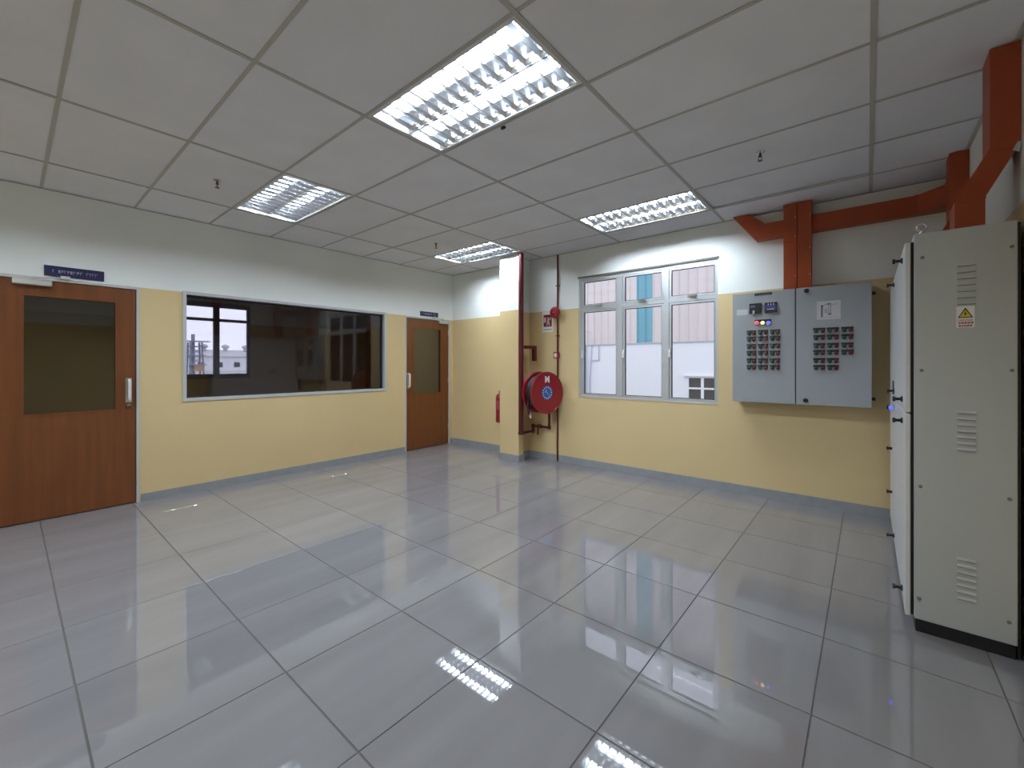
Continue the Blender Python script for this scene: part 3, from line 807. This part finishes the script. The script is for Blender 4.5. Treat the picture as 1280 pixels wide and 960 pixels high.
box('red_field', 'red_reel', fs, -3.566, -3.424, YF - .0052, YF - .004, 1.895, 2.065)
m = MB(); yA, yB = YF - .006, YF - .0052
m.box(-3.556, -3.524, yA, yB, 1.955, 2.030)
m.disc((-3.487, YF - .0054, 2.018), .012, 'y', -.0006, 12)
m.prism([(-3.500, 2.005), (-3.474, 2.005), (-3.470, 1.965), (-3.455, 1.910), (-3.468, 1.910), (-3.486, 1.95), (-3.500, 1.910), (-3.513, 1.910), (-3.500, 1.965)], 'y', yA, yB)
m.prism([(-3.474, 2.003), (-3.452, 1.985), (-3.436, 2.020), (-3.446, 2.025), (-3.455, 2.003), (-3.472, 2.015)], 'y', yA, yB)
m.build('pictogram', 'paper', fs)
m = MB()
for k in range(8): m.box(-3.565 + .018 * k, -3.553 + .018 * k, YF - .0046, YF - .004, 1.848, 1.862)
m.build('lettering', 'slot', fs)

# fire extinguisher half hidden behind the column
ex = thing('fire_extinguisher', (-4.325, 4.88, .47), 'red fire extinguisher half hidden behind the column', 'fire extinguisher')
EX, EY = -4.325, 4.88
MB().lathe([(.060, .470), (.070, .480), (.070, .850), (.060, .885), (.035, .905), (.022, .912), (.022, .93)], (EX, EY, 0), 'z', 24).build('cylinder', 'red_reel', ex)
MB().lathe([(.0712, .67), (.0712, .80)], (EX, EY, 0), 'z', 24).build('paper_label', 'red_print', ex)
MB().lathe([(.024, .925), (.024, .945), (.016, .955)], (EX, EY, 0), 'z', 12).build('valve_head', 'brass', ex)
MB().bar((EX, EY, .95), (EX + .085, EY + .01, .965), .018, .008).bar((EX, EY, .962), (EX + .075, EY + .008, .992), .018, .008).build('lever', 'black', ex)
MB().tube([(EX, EY, .938), (EX + .05, EY - .06, .93), (EX + .072, EY - .04, .86), (EX + .074, EY - .03, .62)], .009, 8).build('hose', 'rubber', ex)
MB().box(EX - .02, EX + .02, EY + .072, YF - .002, .70, .86).box(EX - .05, EX + .05, EY + .068, EY + .074, .74, .77).build('wall_bracket', 'steel', ex)

# ------------------------------------------------------------------ dark room behind the tinted window
AX = -9.0
FWIN = (1.16, 2.985, 1.10, 2.47)
mb = wall_boxes(MB(), -1.4, 5.3, -0.1, H, [FWIN], lambda m, a, b, c, d: m.box(AX - WT, AX, a, b, c, d)).box(AX, AX + .35, 4.30, 5.2, 0, H)
tag(mb.build('wall_next_room', 'wall_paint'), 'unlit wall of the room seen through the dark tinted window', 'wall', kind='structure')
tag(MB().box(AX, XL - WT, -1.4, -1.3, 0, H).box(AX, XL - WT, 5.2, 5.3, 0, H).build('wall_next_room_ends', 'wall_paint'), 'end walls of the unlit room behind the dark window', 'wall', kind='structure')
tag(box('floor_next_room', 'room_dark', None, AX, XL - WT, -1.4, 5.3, -.1, 0), 'unlit floor behind the dark tinted window', 'floor', kind='structure')
tag(box('ceiling_next_room', 'room_dark', None, AX - WT, XL - WT, -1.4, 5.3, H, H + .1), 'unlit ceiling behind the dark tinted window', 'ceiling', kind='structure')
w3 = thing('window_3', (AX, 2.07, FWIN[2]), 'bright outside window seen through the dark tinted glass', 'window', kind='structure')
y0, y1, z0, z1 = FWIN
m = MB(); o = .045; xa, xb = AX - .08, AX - .02
m.box(xa, xb, y0, y0 + o, z0, z1).box(xa, xb, y1 - o, y1, z0, z1).box(xa, xb, y0 + o, y1 - o, z0, z0 + .085).box(xa, xb, y0 + o, y1 - o, z1 - .085, z1)
m.build('window_frame', 'tower_steel', w3)
mul = [1.86, 2.447]
for y in mul: box('mullion', 'tower_steel', w3, xa, xb, y - .045, y + .045, z0 + .085, z1 - .085)
ed = [y0 + o] + [q for y in mul for q in (y - .045, y + .045)] + [y1 - o]
for k in range(3):
    box('transom', 'tower_steel', w3, xa, xb, ed[2 * k], ed[2 * k + 1], 2.135, 2.185)
    box('glass_pane', 'glass_clear', w3, AX - .052, AX - .047, ed[2 * k], ed[2 * k + 1], z0 + .085, 2.135)
    box('glass_pane', 'glass_clear', w3, AX - .052, AX - .047, ed[2 * k], ed[2 * k + 1], 2.185, z1 - .085)

# ------------------------------------------------------------------ outdoors
g = box('ground', 'concrete', None, -260, 120, -160, 160, -0.6, -0.35)
tag(g, 'pale concrete ground outside the building', 'ground', kind='structure')
# clad building opposite the bright window
OY = 10.0
ob = thing('clad_building', (-4, OY, -0.35), 'neighbouring building with beige and teal ribbed cladding above a white wall', 'building')
wx0, wx1, wz0, wz1 = -3.16, -1.9, 0.30, 1.085
m = wall_boxes(MB(), -14, 6, -0.35, 1.885, [(wx0, wx1, wz0, wz1)], lambda q, a, b, c, d: q.box(a, b, OY, OY + .25, c, d))
m.build('lower_wall', 'ext_white', ob)
RIB = 0.2005
def sheet(x, w, mm):
    # one ribbed sheet: flat pan with a raised rib at its left edge
    prof = [(x, OY + .02), (x + .006, OY - .012), (x + .022, OY - .012), (x + .028, OY + .02), (x + w, OY + .02), (x + w, OY + .05), (x, OY + .05)]
    return MB().prism([(p[0], p[1]) for p in prof], 'z', 1.88, 5.35).build('cladding_sheet', mm, ob)
x = -9.18
while x < 2.0:
    teal = -4.40 < x + RIB / 2 < -3.90
    sheet(x, RIB, 'ext_teal' if teal else 'ext_beige'); x += RIB
box('cladding_flashing', 'drain', ob, -14, 6, OY - .03, OY + .02, 1.862, 1.886)
m = MB()
n = 90
for k in range(n):
    xx = -9.2 + 11.2 * k / n
    m.prism([(xx, 5.34), (xx + .06, 5.34), (xx + .085, 5.385), (xx + .1244, 5.385), (xx + .1244, 5.40), (xx, 5.40)], 'y', OY - .35, OY + 4)
m.build('roof', 'ext_roof', ob)
wf = MB(); t = .035
wf.box(wx0, wx0 + t, OY - .01, OY + .05, wz0, wz1).box(wx1 - t, wx1, OY - .01, OY + .05, wz0, wz1).box(wx0 + t, wx1 - t, OY - .01, OY + .05, wz0, wz0 + t).box(wx0 + t, wx1 - t, OY - .01, OY + .05, wz1 - t, wz1)
xs = [wx0 + t]; 
for xx in (-2.83, -2.50, -2.17):
    wf.box(xx - .03, xx + .03, OY - .01, OY + .05, wz0 + t, wz1 - t)
    xs += [xx - .03, xx + .03]
xs.append(wx1 - t)
zs = [wz0 + t, .535, .575, .795, .835, wz1 - t]
for k in range(4):
    for za in (.555, .815): wf.box(xs[2 * k], xs[2 * k + 1], OY - .01, OY + .05, za - .02, za + .02)
wf = wf.build('window_frame', 'ext_white', ob)
for k in range(4):
    for j in range(3):
        box('window_pane', 'ext_glass', wf, xs[2 * k], xs[2 * k + 1], OY + .02, OY + .03, zs[2 * j], zs[2 * j + 1])
box('window_ledge', 'ext_white', ob, wx0 - .07, wx1 + .07, OY - .06, OY, wz1 + .002, wz1 + .03)
MB().tube([(-5.83, OY - .06, -.3), (-5.83, OY - .06, 1.85)], .06, 10).build('downpipe', 'drain', ob)
MB().tube([(-5.40, OY - .02, 1.86), (-5.40, OY - .02, 1.46), (-5.59, OY - .02, 1.46)], .012, 6).build('thin_pipe', 'drain', ob)
MB().tube([(-5.60, OY - .02, 1.86), (-5.66, OY - .02, 1.0), (-5.66, OY - .02, -.2)], .010, 6).build('cable', 'drain', ob)
# far plant seen through the tinted window
def shed(x, y0, y1, z1, lab, nv):
    s = thing('warehouse', (x, (y0 + y1) / 2, -.35), lab, 'building')
    box('wall', 'ext_white', s, x - 20, x, y0, y1, -.35, z1)
    MB().prism([(x + .4, z1 - .1), (x + .4, z1 + .1), (x - 10, z1 + 2.0), (x - 20, z1 + .1), (x - 20, z1 - .1)], 'y', y0 - .4, y1 + .4).build('roof', 'ext_roof', s)
    for k in range(nv):
        y = y0 + (y1 - y0) * (k + .5) / nv
        MB().lathe([(.5, 0), (.5, .7), (.9, .9), (.9, 1.4), (.3, 1.8)], (x - 8, y, z1 + 1.7), 'z', 10).build('roof_vent', 'ext_roof', s)
    for k in range(int((y1 - y0) / 4)):
        box('window', 'ext_glass', s, x - .02, x + .06, y0 + 1.2 + 4 * k, y0 + 2.6 + 4 * k, .6, 1.9)
shed(-130, 22, 62, 3.4, 'long white warehouse with roof vents on the horizon', 8)
shed(-105, 8, 17.5, 2.2, 'low white shed left of the steel tower on the horizon', 3)
tw = thing('steel_tower', (-90, 21.5, -.35), 'steel lattice tower outside seen through the dark tinted window', 'tower')
TX, TY = -90, 21.2
for (a, b) in ((-1, -1), (-1, 1), (1, -1), (1, 1)):
    MB().bar((TX + a, TY + b, -.35), (TX + a * .8, TY + b * .8, 5.2), .22).build('leg', 'tower_steel', tw)
for z in (1.2, 2.8, 4.4):
    MB().box(TX - 1.3, TX + 1.3, TY - 1.4, TY + 1.4, z, z + .14).build('platform', 'tower_steel', tw)
for z in (1.2, 2.8):
    MB().bar((TX + 1, TY - .95, z), (TX + 1, TY + .95, z + 1.6), .10).bar((TX + 1, TY + .95, z), (TX + 1, TY - .95, z + 1.6), .10).build('cross_brace', 'tower_steel', tw)
MB().tube([(TX, TY - .3, -.35), (TX, TY - .3, 6.6)], .28, 8).build('stack_pipe', 'tower_steel', tw)
MB().box(TX - .9, TX + .9, TY - 2.6, TY + 2.0, 5.3, 5.45).build('boom', 'tower_steel', tw)
MB().box(TX + .5, TX + 1.2, TY - .4, TY + 1.0, .2, 1.3).build('machine_cover', 'tower_orange', tw)
